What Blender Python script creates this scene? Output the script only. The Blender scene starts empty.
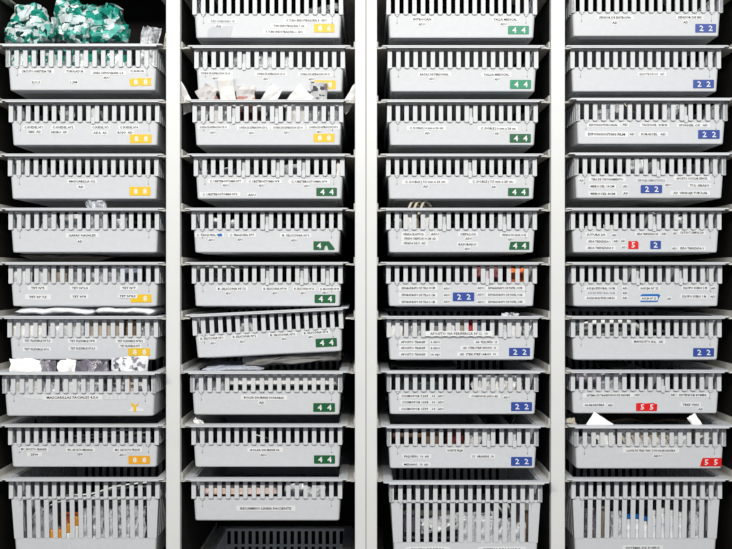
import bpy, math, random
from mathutils import Vector, Matrix, noise

sc = bpy.context.scene
COL = sc.collection

# ------------------------------------------------------------------ camera
PX = 0.0024            # metres covered by one photo pixel on the plane of the rack fronts (y = 0)
D = 2.4                # camera to rack front
ZC = 1.30              # camera height
CX, CY = 366.0, 274.5
cam_d = bpy.data.cameras.new('camera')
cam = bpy.data.objects.new('camera', cam_d)
COL.objects.link(cam)
cam.location = (0, -D, ZC)
cam.rotation_euler = (math.pi / 2, 0, 0)
cam_d.sensor_width = 36.0
cam_d.lens = 36.0 * D / (732 * PX)
cam_d.clip_start = 0.05
sc.camera = cam

# ------------------------------------------------------------------ light
world = bpy.data.worlds.new('world')
sc.world = world
world.use_nodes = True
bg = world.node_tree.nodes['Background']
bg.inputs[0].default_value = (0.62, 0.79, 1.0, 1)
bg.inputs[1].default_value = 0.53

LAMP_LOC = Vector((-0.10, -2.60, 2.75))
ld = bpy.data.lights.new('aisle_lamp', 'AREA')
ld.shape = 'RECTANGLE'
ld.size = 3.6
ld.size_y = 0.16
ld.energy = 150
ld.color = (1.0, 0.965, 0.91)
lo = bpy.data.objects.new('aisle_lamp', ld)
COL.objects.link(lo)
lo.location = LAMP_LOC
lo.rotation_euler = (Vector((0, 0, 0.20)) - LAMP_LOC).to_track_quat('-Z', 'Y').to_euler()

sc.view_settings.view_transform = 'Standard'
sc.view_settings.look = 'None'
sc.view_settings.exposure = 0.0
sc.view_settings.gamma = 1.0
sc.view_settings.use_curve_mapping = False

# ------------------------------------------------------------------ materials
ALB = 0.70      # surfaces reflect this much of their apparent tone
def lin(c):
    return tuple(ALB * ((v / 255) / 12.92 if v / 255 <= 0.04045 else ((v / 255 + 0.055) / 1.055) ** 2.4) for v in c) + (1.0,)

def base_mat(name):
    m = bpy.data.materials.new(name)
    m.use_nodes = True
    nt = m.node_tree
    return m, nt, nt.nodes['Principled BSDF']

def plain(name, rgb, rough=0.5, var=0.06, scale=60.0, bump=0.0, spec=0.5, bscale=None, alb=None):
    m, nt, b = base_mat(name)
    c = tuple(v * (alb or ALB) / ALB for v in lin(rgb))
    tc = nt.nodes.new('ShaderNodeTexCoord')
    n = nt.nodes.new('ShaderNodeTexNoise')
    n.inputs['Scale'].default_value = scale
    n.inputs['Detail'].default_value = 4
    nt.links.new(tc.outputs['Object'], n.inputs['Vector'])
    r = nt.nodes.new('ShaderNodeValToRGB')
    r.color_ramp.elements[0].position = 0.3
    r.color_ramp.elements[1].position = 0.7
    r.color_ramp.elements[0].color = tuple(v * (1 - var) for v in c[:3]) + (1,)
    r.color_ramp.elements[1].color = tuple(min(1, v * (1 + var)) for v in c[:3]) + (1,)
    nt.links.new(n.outputs['Fac'], r.inputs['Fac'])
    nt.links.new(r.outputs['Color'], b.inputs['Base Color'])
    b.inputs['Roughness'].default_value = rough
    b.inputs['Specular IOR Level'].default_value = spec
    if bump:
        n2 = nt.nodes.new('ShaderNodeTexNoise')
        n2.inputs['Scale'].default_value = bscale or scale
        nt.links.new(tc.outputs['Object'], n2.inputs['Vector'])
        bp = nt.nodes.new('ShaderNodeBump')
        bp.inputs['Strength'].default_value = bump
        bp.inputs['Distance'].default_value = 0.004
        nt.links.new(n2.outputs['Fac'], bp.inputs['Height'])
        nt.links.new(bp.outputs['Normal'], b.inputs['Normal'])
    return m

def film(name, rgb, lo_op, hi_op, scale=45.0):
    """crinkled see-through packaging film"""
    m, nt, b = base_mat(name)
    tc = nt.nodes.new('ShaderNodeTexCoord')
    n = nt.nodes.new('ShaderNodeTexNoise')
    n.inputs['Scale'].default_value = scale
    n.inputs['Detail'].default_value = 5
    n.inputs['Distortion'].default_value = 1.2
    nt.links.new(tc.outputs['Object'], n.inputs['Vector'])
    mr = nt.nodes.new('ShaderNodeMapRange')
    mr.inputs['From Min'].default_value = 0.38
    mr.inputs['From Max'].default_value = 0.64
    mr.inputs['To Min'].default_value = lo_op
    mr.inputs['To Max'].default_value = hi_op
    nt.links.new(n.outputs['Fac'], mr.inputs['Value'])
    bp = nt.nodes.new('ShaderNodeBump')
    bp.inputs['Strength'].default_value = 0.8
    bp.inputs['Distance'].default_value = 0.004
    nt.links.new(n.outputs['Fac'], bp.inputs['Height'])
    nt.links.new(bp.outputs['Normal'], b.inputs['Normal'])
    b.inputs['Base Color'].default_value = tuple(min(0.92, v / ALB) for v in lin(rgb)[:3]) + (1,)
    b.inputs['Roughness'].default_value = 0.18
    b.inputs['Specular IOR Level'].default_value = 0.8
    t = nt.nodes.new('ShaderNodeBsdfTransparent')
    mx = nt.nodes.new('ShaderNodeMixShader')
    nt.links.new(mr.outputs['Result'], mx.inputs['Fac'])
    nt.links.new(t.outputs[0], mx.inputs[1])
    nt.links.new(b.outputs[0], mx.inputs[2])
    nt.links.new(mx.outputs[0], nt.nodes['Material Output'].inputs['Surface'])
    return m

def printed(name, paper, inks, scale=30.0, thr=0.5, rough=0.3, stripe=None):
    """printed packaging: blocks of ink on a pale ground, fine print lines over the ink"""
    m, nt, b = base_mat(name)
    tc = nt.nodes.new('ShaderNodeTexCoord')
    v = nt.nodes.new('ShaderNodeTexVoronoi')
    v.distance = 'CHEBYCHEV'
    v.inputs['Scale'].default_value = scale
    nt.links.new(tc.outputs['Object'], v.inputs['Vector'])
    r = nt.nodes.new('ShaderNodeValToRGB')
    r.color_ramp.interpolation = 'CONSTANT'
    e = r.color_ramp.elements
    e[0].position = 0.0
    e[0].color = lin(paper)
    e[1].position = thr
    e[1].color = lin(inks[0])
    for i, c in enumerate(inks[1:]):
        k = e.new(thr + (1 - thr) * (i + 1) / len(inks))
        k.color = lin(c)
    sp = nt.nodes.new('ShaderNodeSeparateColor')
    nt.links.new(v.outputs['Color'], sp.inputs['Color'])
    nt.links.new(sp.outputs[0], r.inputs['Fac'])
    out = r.outputs['Color']
    if stripe:
        w = nt.nodes.new('ShaderNodeTexWave')
        w.inputs['Scale'].default_value = stripe
        w.inputs['Distortion'].default_value = 1.5
        nt.links.new(tc.outputs['Object'], w.inputs['Vector'])
        mx = nt.nodes.new('ShaderNodeMix')
        mx.data_type = 'RGBA'
        ma = nt.nodes.new('ShaderNodeMath')
        ma.operation = 'GREATER_THAN'
        ma.inputs[1].default_value = 0.86
        nt.links.new(w.outputs['Fac'], ma.inputs[0])
        nt.links.new(ma.outputs[0], mx.inputs['Factor'])
        nt.links.new(out, mx.inputs['A'])
        mx.inputs['B'].default_value = lin(paper)
        out = mx.outputs['Result']
    nt.links.new(out, b.inputs['Base Color'])
    b.inputs['Roughness'].default_value = rough
    b.inputs['Specular IOR Level'].default_value = 0.7
    n2 = nt.nodes.new('ShaderNodeTexNoise')
    n2.inputs['Scale'].default_value = 40
    nt.links.new(tc.outputs['Object'], n2.inputs['Vector'])
    bp = nt.nodes.new('ShaderNodeBump')
    bp.inputs['Strength'].default_value = 0.7
    bp.inputs['Distance'].default_value = 0.005
    nt.links.new(n2.outputs['Fac'], bp.inputs['Height'])
    nt.links.new(bp.outputs['Normal'], b.inputs['Normal'])
    return m

M = {
    'plastic': plain('tray_plastic', (224, 226, 228), 0.42, 0.025, 90, 0.06, 0.4, 700),
    'paint': plain('white_paint', (236, 236, 233), 0.4, 0.015, 12),
    'runner': plain('runner_enamel', (226, 223, 214), 0.45, 0.05, 30),
    'dark': plain('shade_painted_panel', (26, 24, 21), 0.75, 0.25, 14, 0, 0.2),  # shade inside the rack put into the colour of its pale panels
    'paper': plain('sticker_paper', (246, 246, 246), 0.55, 0.01, 40),
    'fadedpaper': plain('faded_sticker', (233, 235, 237), 0.5, 0.04, 60),
    'residue': plain('glue_residue', (206, 209, 211), 0.5, 0.05, 80),
    'ink': plain('print_ink', (18, 18, 20), 0.6, 0.1, 200),
    'greyink': plain('faded_ink', (120, 122, 126), 0.6, 0.1, 200),
    'white': plain('white_print', (250, 250, 250), 0.5, 0.01, 200),
    'yellow': plain('yellow_tag', (254, 207, 22), 0.45, 0.03, 120),
    'orange_yellow': plain('orange_yellow_tag', (254, 180, 26), 0.45, 0.03, 120),
    'green': plain('green_tag', (8, 98, 50), 0.45, 0.05, 120),
    'teal_green': plain('teal_green_tag', (10, 150, 106), 0.45, 0.05, 120),
    'blue': plain('blue_tag', (48, 78, 164), 0.45, 0.05, 120),
    'red': plain('red_tag', (238, 22, 24), 0.45, 0.05, 120),
    'brightblue': plain('bright_blue', (20, 112, 196), 0.45, 0.06, 120),
    'latch': plain('latch_groove', (196, 199, 203), 0.5, 0.05, 100),
    'hole': plain('pin_shadow', (120, 122, 126), 0.7, 0.1, 100),
    'film': film('clear_film', (238, 241, 244), 0.12, 0.75),
    'milky': film('milky_film', (236, 237, 238), 0.72, 0.97, 30),
    'darkfilm': film('smoky_film', (128, 122, 132), 0.35, 0.95, 60),
    'greyfilm': film('grey_film', (176, 178, 180), 0.45, 0.95, 40),
    'wpaper': plain('white_paper', (240, 238, 234), 0.6, 0.04, 30, 0.25, 0.3, 40, 0.95),
    'beige': plain('beige_paper', (196, 184, 166), 0.7, 0.10, 30, 0.25, 0.3, 50),
    'tan': plain('tan_card', (150, 124, 96), 0.7, 0.12, 25),
    'brown': plain('brown_card', (92, 66, 48), 0.7, 0.2, 25),
    'pink': plain('pink_cloth', (222, 200, 190), 0.8, 0.08, 30, 0.3, 0.3, 60, 0.95),
    'grey': plain('grey_sheet', (128, 126, 122), 0.6, 0.15, 20, 0.35, 0.3, 25),
    'dimgrey': plain('dim_grey_wrap', (86, 86, 84), 0.6, 0.2, 20, 0.35, 0.3, 30),
    'black': plain('black_wrap', (22, 22, 24), 0.6, 0.2, 30),
    'darkgreen': plain('dark_green_wrap', (44, 66, 60), 0.5, 0.2, 40),
    'darkred': plain('dark_red_wrap', (110, 30, 24), 0.5, 0.15, 40),
    'brightred': plain('bright_red_wrap', (206, 24, 36), 0.4, 0.08, 40),
    'orange': plain('orange_plastic', (240, 120, 36), 0.4, 0.08, 60),
    'amber': plain('amber_plastic', (246, 166, 44), 0.4, 0.08, 60),
    'tube': plain('white_tubing', (232, 232, 228), 0.3, 0.03, 60, alb=0.95),
    'cream': plain('cream_plastic', (226, 214, 190), 0.4, 0.05, 60),
    'slate': plain('slate_wrap', (118, 130, 146), 0.5, 0.1, 40),
    'teal': printed('teal_print', (232, 244, 242), [(36, 176, 152), (10, 132, 114), (4, 66, 60), (110, 206, 190), (20, 150, 130)], 66, 0.36, 0.2),
    'redprint': printed('red_print', (246, 240, 236), [(224, 160, 146), (246, 240, 236)], 44, 0.6, 0.5),
    'greyprint': printed('grey_print', (240, 240, 240), [(150, 144, 152), (96, 92, 100)], 110, 0.74, 0.4),
    'meshblue': printed('blue_dot_print', (238, 240, 246), [(204, 212, 230)], 160, 0.55, 0.5),
    'vinyl': plain('floor_vinyl', (112, 86, 54), 0.5, 0.06, 6),
    'wallpaint': plain('wall_paint', (206, 206, 202), 0.7, 0.03, 5),
}

# ------------------------------------------------------------------ mesh helpers
class MB:
    def __init__(self):
        self.v, self.f = [], []
    def add(self, vs, fs):
        n = len(self.v)
        self.v += [tuple(p) for p in vs]
        self.f += [tuple(i + n for i in f) for f in fs]
    def hexa(self, p):   # 8 points, bottom ring then top ring
        self.add(p, [(3, 2, 1, 0), (4, 5, 6, 7), (0, 1, 5, 4), (1, 2, 6, 5), (2, 3, 7, 6), (3, 0, 4, 7)])
    def box(self, x0, x1, y0, y1, z0, z1):
        self.hexa([(x0, y0, z0), (x1, y0, z0), (x1, y1, z0), (x0, y1, z0),
                   (x0, y0, z1), (x1, y0, z1), (x1, y1, z1), (x0, y1, z1)])
    def loops(self, ls, cap0=False, cap1=False, closed=False):
        n = len(ls[0])
        k = len(ls)
        vs = [p for l in ls for p in l]
        fs = []
        for a in range(k if closed else k - 1):
            b = (a + 1) % k
            for i in range(n):
                j = (i + 1) % n
                fs.append((a * n + i, a * n + j, b * n + j, b * n + i))
        if cap0:
            fs.append(tuple(range(n - 1, -1, -1)))
        if cap1:
            fs.append(tuple((k - 1) * n + i for i in range(n)))
        self.add(vs, fs)
    def prism(self, poly, y0, y1):   # polygon in (x, z), extruded along y, y0 towards the viewer
        n = len(poly)
        self.add([(x, y0, z) for x, z in poly] + [(x, y1, z) for x, z in poly],
                 [tuple(range(n)), tuple(range(2 * n - 1, n - 1, -1))] +
                 [(i, i + n, (i + 1) % n + n, (i + 1) % n) for i in range(n)])
    def tube(self, pts, r, seg=6):
        pts = [Vector(p) for p in pts]
        ls = []
        up = Vector((0.31, 0.2, 0.93)).normalized()
        for i, p in enumerate(pts):
            t = (pts[min(i + 1, len(pts) - 1)] - pts[max(i - 1, 0)]).normalized()
            a = t.cross(up)
            a = a.normalized() if a.length > 1e-5 else Vector((1, 0, 0))
            b = t.cross(a)
            ls.append([tuple(p + a * r * math.cos(2 * math.pi * s / seg) + b * r * math.sin(2 * math.pi * s / seg)) for s in range(seg)])
        self.loops(ls, True, True)
    def mesh(self, name, mat, smooth=False):
        me = bpy.data.meshes.new(name)
        me.from_pydata(self.v, [], self.f)
        me.materials.append(M[mat] if isinstance(mat, str) else mat)
        import bmesh
        bm = bmesh.new()
        bm.from_mesh(me)
        bmesh.ops.recalc_face_normals(bm, faces=bm.faces)
        bm.to_mesh(me)
        bm.free()
        if smooth:
            me.polygons.foreach_set('use_smooth', [True] * len(me.polygons))
        me.update()
        return me

def link(name, data, parent=None, loc=None, rot=None):
    o = bpy.data.objects.new(name, data)
    COL.objects.link(o)
    if parent is not None:
        o.parent = parent
    if loc is not None:
        o.location = loc
    if rot is not None:
        o.rotation_euler = rot
    return o

def tag(o, label, cat, group=None):
    o['label'] = label
    o['category'] = cat
    if group:
        o['group'] = group
    return o

def rrect(hx, y0, y1, r, z, seg=4):
    pts = []
    for cx, cy, a0 in ((hx - r, y1 - r, 0), (-hx + r, y1 - r, 90), (-hx + r, y0 + r, 180), (hx - r, y0 + r, 270)):
        for s in range(seg + 1):
            a = math.radians(a0 + 90 * s / seg)
            pts.append((cx + r * math.cos(a), cy + r * math.sin(a), z))
    return pts

def wx(px, y):
    return (px - CX) * PX * (D + y) / D
def wz(py, y):
    return ZC - (py - CY) * PX * (D + y) / D

# ------------------------------------------------------------------ room
b = MB(); b.box(-6, 6, -9, 0.9, -0.05, 0)
o = link('floor', b.mesh('floor', 'vinyl')); o['kind'] = 'structure'
b = MB(); b.box(-6, 6, 0.70, 0.80, 0, 2.7)
o = link('wall_back', b.mesh('wall_back', 'wallpaint')); o['kind'] = 'structure'

# ------------------------------------------------------------------ racks
PITCH = 54.2
def row_z(k):
    return wz(46.5 + PITCH * k, 0)
HTOP = 2.20
COLS = [(-8, 166), (180, 355), (377, 551), (565, 739)]      # openings in photo pixels on the rack front
def runner_mesh(sgn):
    # L-shaped support: a ledge the tray flange slides on, a web against the panel, a rounded nose
    q = MB()
    q.box(min(0, sgn * 0.0225), max(0, sgn * 0.0225), 0.004, 0.58, -0.0036, -0.0006)
    q.box(min(0, sgn * 0.003), max(0, sgn * 0.003), 0.016, 0.58, -0.0036, 0.0150)
    q.box(min(0, sgn * 0.0105), max(0, sgn * 0.0105), 0.004, 0.010, -0.0048, -0.0008)
    return q.mesh('runner', 'runner')
RUN = {1: runner_mesh(1), -1: runner_mesh(-1)}
def rack(posts, cols, label):
    x_mid = wx((posts[0][0] + posts[-1][1]) / 2, 0)
    root = link('storage_rack', None, loc=(x_mid, 0.3, 0))
    tag(root, label, 'rack', 'tray racks')
    for a, c in posts:
        x0, x1 = wx(a, 0) - x_mid, wx(c, 0) - x_mid
        q = MB()
        e = 0.0012
        ls = [[(x0, -0.28, z), (x0, -0.30 + e, z), (x0 + e, -0.30, z), (x1 - e, -0.30, z), (x1, -0.30 + e, z), (x1, -0.28, z)] for z in (0, HTOP)]
        q.loops(ls, True, True)
        link('upright', q.mesh('upright', 'paint'), root)
        q = MB()
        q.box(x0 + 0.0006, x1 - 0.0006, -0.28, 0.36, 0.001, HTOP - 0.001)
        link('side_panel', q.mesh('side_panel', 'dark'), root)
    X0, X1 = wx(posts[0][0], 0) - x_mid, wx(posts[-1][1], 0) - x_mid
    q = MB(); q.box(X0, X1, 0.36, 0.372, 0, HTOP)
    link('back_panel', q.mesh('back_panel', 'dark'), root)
    q = MB(); q.box(X0, X1, -0.295, 0.372, HTOP, HTOP + 0.03)  # unseen top, added to keep light from above out of the rack
    link('top_light_block', q.mesh('top_light_block', 'paint'), root)
    for c in cols:
        for k in (-3, -2, -1, 0, 1, 2, 3, 4, 5, 6, 7, 8, 10):
            for s, e in ((1, COLS[c][0]), (-1, COLS[c][1])):
                link('runner', RUN[s], root, loc=(wx(e, 0) - x_mid, -0.3, row_z(k)))
    return root
rack([(-22, -8), (166, 180), (355, 365.8)], (0, 1), 'left white upright rack holding the trays with yellow and green tags')
rack([(366.2, 377), (551, 565), (739, 753)], (2, 3), 'right white upright rack holding the trays with blue and red tags')

# ------------------------------------------------------------------ trays
HW = 0.182                 # half width of the slotted band
BW, SW = 0.0102, (0.364 - 18 * 0.0102) / 17
YB = 0.025                 # band front
TAP = 0.055
ZB = -0.045                # lower end of the slots
SLOT = [-HW + BW + SW / 2 + i * (BW + SW) for i in range(17)]
def yf(z): return 0.030 + (ZB - z) * TAP
def xw(z): return 0.178 - (ZB - z) * TAP
YEND = 0.60
FL = 0.007                 # front edge of the flange

def make_tray_meshes(tall):
    H = -0.200 if tall else -0.1035
    R = {}
    # rim: flange ring with a turned-down front lip
    q = MB()
    o_t, o_b = rrect(0.197, FL, YEND - FL, 0.007, 0.003), rrect(0.197, FL, YEND - FL, 0.007, 0.0)
    i_t, i_b = rrect(0.178, 0.029, YEND - 0.029, 0.004, 0.003), rrect(0.178, 0.029, YEND - 0.029, 0.004, 0.0)
    q.loops([o_b, o_t, i_t, i_b], closed=True)
    for y0, y1 in ((FL, FL + 0.0022), (YEND - FL - 0.0022, YEND - FL)):
        q.box(-0.1835, 0.1835, y0, y1, -0.003, 0.0005)
    for s in (-1, 1):    # corner ears under the flange
        q.box(min(s * 0.160, s * 0.181), max(s * 0.160, s * 0.181), FL + 0.0022, YB + 0.001, -0.0016, 0.0)
    R['rim'] = q.mesh('rim', 'plastic')
    # slotted bands
    def bar(q, x0, x1, y0, y1, pointed):
        zt = -0.0035
        zb = -0.0475
        q.box(x0, x1, y0, y1, zb, zt)
        xm = (x0 + x1) / 2
        if pointed:
            q.prism([(x0 + 0.001, zb), (x1 - 0.001, zb), (xm + 0.001, zb - 0.0045), (xm - 0.001, zb - 0.0045)], y0 + 0.001, y1 - 0.0005)
        else:
            q.prism([(x0 + 0.0012, zb), (x1 - 0.0012, zb), (x1 - 0.003, zb - 0.0014), (x0 + 0.003, zb - 0.0014)], y0 + 0.0005, y1 - 0.0005)
    def front():
        q = MB()
        q.box(-HW, HW, YB, YB + 0.008, -0.006, 0.0)
        for i in range(18):
            x0 = -HW + i * (BW + SW)
            bar(q, x0, x0 + BW, YB, YB + 0.0058, i in (1, 16))
        return q
    q = front()
    R['front_grille'] = q.mesh('front_grille', 'plastic')
    q2 = MB(); q2.v = [(x, YEND - y, z) for x, y, z in q.v]; q2.f = list(q.f)
    R['back_grille'] = q2.mesh('back_grille', 'plastic')
    for s, nm in ((1, 'r'), (-1, 'l')):
        q = MB()
        q.box(min(s * HW, s * (HW - 0.008)), max(s * HW, s * (HW - 0.008)), YB, YEND - YB, -0.006, 0.0)
        n = 27
        sw = (YEND - 2 * YB - n * BW) / (n - 1)
        for i in range(n):
            y0 = YB + i * (BW + sw)
            q.box(min(s * HW, s * (HW - 0.0075)), max(s * HW, s * (HW - 0.0075)), y0, y0 + BW, -0.0485, -0.0035)
        R['side_grille_' + nm] = q.mesh('side_grille', 'plastic')
    # tub
    T = 0.0026
    q = MB()
    def lp(z, ins, r, zz=None):
        return rrect(xw(z) - ins, yf(z) + ins, YEND - yf(z) - ins, r, z if zz is None else zz)
    if not tall:
        q.loops([lp(ZB, T, 0.004), lp(ZB, 0, 0.006), lp(H + 0.003, 0, 0.006), lp(H + 0.0008, 0.0008, 0.006), lp(H, 0.003, 0.006), lp(H, 0.012, 0.008),
                 lp(H, 0.015, 0.008, H - 0.0025)], False, True)
        q.loops([lp(ZB, T, 0.004), lp(H + 0.0045, T, 0.004)], False, True)
    else:
        zs0, zs1 = -0.0515, -0.147
        q.loops([lp(zs1, T, 0.004), lp(zs1, 0, 0.006), lp(H + 0.003, 0, 0.006), lp(H, 0.003, 0.006), lp(H, 0.012, 0.008, H - 0.002)], False, True)
        q.loops([lp(zs1, T, 0.004), lp(H + 0.004, T, 0.004)], False, True)
        q.loops([lp(ZB, T, 0.004), lp(ZB, 0, 0.006), lp(zs0, 0, 0.006), lp(zs0, T, 0.004)], closed=True)
        def fb(ua0, ua1, ub0, ub1, side):     # bar between the strip (a) and the bottom panel (b)
            pts = []
            for z, u0, u1 in ((zs1 - 0.001, ub0, ub1), (zs0 + 0.001, ua0, ua1)):
                y = yf(z)
                if side == 'f':
                    pts += [(u0, y, z), (u1, y, z), (u1, y + T, z), (u0, y + T, z)]
                elif side == 'b':
                    pts += [(u0, YEND - y - T, z), (u1, YEND - y - T, z), (u1, YEND - y, z), (u0, YEND - y, z)]
                else:
                    s = 1 if side == 'r' else -1
                    x = xw(z) * s
                    xa, xb = sorted((x, x - s * T))
                    pts += [(xa, u0, z), (xb, u0, z), (xb, u1, z), (xa, u1, z)]
            q.hexa(pts)
        hs = 0.0048
        for sd in 'fb':
            for i in range(1, 15):
                fb(SLOT[i] + hs, SLOT[i + 1] - hs, SLOT[i] + hs, SLOT[i + 1] - hs, sd)
            for s in (-1, 1):
                e = SLOT[1 if s < 0 else 15] + s * hs
                a, c = sorted((e, s * xw(zs0))), sorted((e, s * xw(zs1)))
                fb(a[0], a[1], c[0], c[1], sd)
        for sd in 'lr':
            ys = [0.06 + i * 0.0208 for i in range(24)]
            for i in range(23):
                fb(ys[i] + hs, ys[i + 1] - hs, ys[i] + hs, ys[i + 1] - hs, sd)
            fb(yf(zs0), ys[0] - hs, yf(zs1), ys[0] - hs, sd)
            fb(ys[-1] + hs, YEND - yf(zs0), ys[-1] + hs, YEND - yf(zs1), sd)
    R['tub'] = q.mesh('tub', 'plastic')
    return R
TR = {False: make_tray_meshes(False), True: make_tray_meshes(True)}

q = MB()     # latch line and pin under the second bar
q.box(-0.0005, 0.0005, 0.0300, 0.0330, -0.066, -0.050)
LATCH = q.mesh('latch', 'latch')
q = MB()
q.prism([(0.0014 * math.cos(a * math.pi / 4), -0.068 + 0.0014 * math.sin(a * math.pi / 4)) for a in range(8)], 0.0308, 0.0350)
PIN = q.mesh('latch_pin', 'hole')
q = MB()     # loose divider plate with its front clip
q.box(-0.0016, 0.0016, 0.036, 0.55, -0.094, -0.010)
q.box(-0.0040, 0.0040, 0.0345, 0.038, -0.094, -0.010)
DIVIDER = q.mesh('divider', 'plastic')
q = MB()
q.prism([(-0.0045, -0.036), (0.0045, -0.036), (0.0045, -0.049), (0.003, -0.0525), (-0.003, -0.0525), (-0.0045, -0.049)], 0.0265, 0.0335)
CLIP = q.mesh('divider_clip', 'plastic')

ORD = ['first', 'second', 'third', 'fourth', 'fifth', 'sixth', 'seventh', 'eighth', 'ninth', 'tenth', 'eleventh', 'twelfth']
COLW = ['leftmost', 'second', 'third', 'rightmost']
TRAYS = {}

# left and right edge of the slotted band in the photograph, per column and row
BAND = {
 0: {0: (5.7, 157.3), 1: (9.3, 158.8), 2: (8.6, 157.8), 3: (9, 158.5), 4: (9, 158.5), 5: (8, 157.4), 6: (2.2, 155.6), 7: (8.4, 158.5), 8: (9.6, 158.8)},
 1: {-1: (193, 342.4), 0: (195, 344.2), 1: (193, 342.6), 2: (194.5, 343.7), 3: (192, 341.6), 4: (192.4, 342), 5: (192, 342.4), 6: (190.2, 342.2), 7: (192, 341.6), 8: (192, 341.6), 10: (192, 342)},
 2: {-1: (387, 536.6), 0: (388, 538), 1: (387.6, 537.4), 2: (387, 536.2), 3: (387, 536.2), 4: (387, 536.2), 5: (387, 537.2), 6: (387, 538.4), 7: (387, 538.6), 8: (389.5, 542.4)},
 3: {-1: (571.3, 723), 0: (570.6, 720.8), 1: (575.7, 727.6), 2: (574.2, 726), 3: (571.8, 720.6), 4: (572.3, 721.2), 5: (571.8, 720.8), 6: (571.3, 720.8), 7: (574.2, 726), 8: (572.3, 721.2)},
}
TALL = {(0, 8), (1, 10), (2, 8), (3, 8)}
TAGDESC = {
 (0, 0): 'torn yellow tag and heaped teal bags', (0, 1): 'yellow tag and four doubled labels', (0, 2): 'yellow tag and one centred label',
 (0, 3): 'a centred nasal label and no tag', (0, 4): 'a half covered yellow 8 tag', (0, 5): 'yellow tag and six wide labels',
 (0, 6): 'a face mask label and torn tag', (0, 7): 'orange yellow tag and three labels',
 (1, -1): 'yellow 8 6 tag and a grey patch', (1, 0): 'yellow tag partly behind white sachets', (1, 1): 'yellow tag and sachets sticking out',
 (1, 2): 'green tag and a low left label', (1, 3): 'a torn green 4 tag', (1, 4): 'green tag and four labels, hanging level',
 (1, 5): 'green tag, hanging tilted', (1, 6): 'green tag and white paper inside', (1, 7): 'green tag and one short label', (1, 8): 'one bold label and no tag',
 (2, -1): 'teal green tag, cut by the top edge', (2, 0): 'teal green tag, whole in view', (2, 1): 'green tag and two labels, pin dots faint',
 (2, 2): 'green tag and two long labels', (2, 3): 'green tag among eight small labels', (2, 4): 'centred blue tag between label rows',
 (2, 5): 'blue tag and a long label across its slots', (2, 6): 'blue tag and split left labels', (2, 7): 'blue tag and four sparse labels',
 (3, -1): 'blue tag, cut by the top edge', (3, 0): 'blue tag and one faint label', (3, 1): 'blue tag and five spaced labels',
 (3, 2): 'centred blue tag among many labels', (3, 3): 'single red 5 and blue 2 tags', (3, 4): 'a bright blue strip behind a label',
 (3, 5): 'blue tag and one centred label', (3, 6): 'centred red 5 5 tag', (3, 7): 'red 5 5 tag at its right corner',
}
for c in range(4):
    vis = sorted(BAND[c])
    for n, k in enumerate(vis):
        L, Rr = BAND[c][k]
        w = Rr - L
        pull = YB - FL + D - 0.364 / PX * D / w
        pull = 0.0 if w < 151.0 else max(0.0, min(0.06, pull))
        y = -pull - FL
        cx = wx((L + Rr) / 2, y + YB)
        z = row_z(k)
        tall = (c, k) in TALL
        rot = 0.0
        if (c, k) == (1, 5):
            rot = -math.radians(2.75)
            z += 0.197 * math.sin(-rot) + 0.0032
        root = link('slotted_basket' if tall else 'slotted_tray', None, loc=(cx, y, z), rot=(0, rot, 0))
        if tall:
            lab = ['deep grey slotted basket at the foot of the leftmost column',
                   'dark deep basket set low at the foot of the second column',
                   'deep grey slotted basket at the foot of the third column',
                   'deep grey slotted basket at the foot of the rightmost column'][c]
        else:
            lab = 'grey slotted tray with %s, %s column' % (TAGDESC[(c, k)], COLW[c])
        tag(root, lab, 'basket' if tall else 'tray', 'grey slotted trays')
        R = TR[tall]
        link('rim', R['rim'], root)
        link('front_grille', R['front_grille'], root)
        link('back_grille', R['back_grille'], root)
        link('side_grille', R['side_grille_l'], root)
        link('side_grille', R['side_grille_r'], root)
        link('tub', R['tub'], root)
        for i in (1, 16):
            xb = -HW + i * (BW + SW) + BW / 2
            link('latch', LATCH, root, loc=(xb, 0, 0))
            if not tall:
                link('latch_pin', PIN, root, loc=(xb, 0, 0))
        TRAYS[(c, k)] = dict(o=root, m=Matrix.Translation((cx, y, z)) @ Matrix.Rotation(rot, 4, 'Y'), y=y, z=z, cx=cx, tall=tall, tilt=rot != 0.0,
                             ph="%s column's %s" % (COLW[c], ('deep basket' if tall else ('top tray' if k == -1 or (c == 0 and k == 0) else ORD[n] + ' tray'))))

# dividers seen in the slots: photo x of the slot
DIV = {(0, 1): [93], (1, 0): [243.5], (1, 1): [233.5, 275.5], (1, 2): [243.5, 277.5, 302.5], (1, 3): [266], (1, 4): [267, 301.5, 327],
       (2, 1): [471], (2, 2): [470], (2, 3): [444.5, 504], (2, 4): [487], (2, 5): [504], (2, 7): [489, 514.5],
       (3, 1): [686.5], (3, 2): [658.5], (3, 3): [654], (3, 4): [637.5, 680], (3, 6): [663]}
for key, xs in DIV.items():
    t = TRAYS[key]
    for x in xs:
        xl = wx(x, t['y'] + YB) - t['cx']
        xl = min(SLOT, key=lambda s: abs(s - xl))
        dv = link('divider', DIVIDER, t['o'], loc=(xl, 0, 0))
        link('divider_clip', CLIP, dv)

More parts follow.
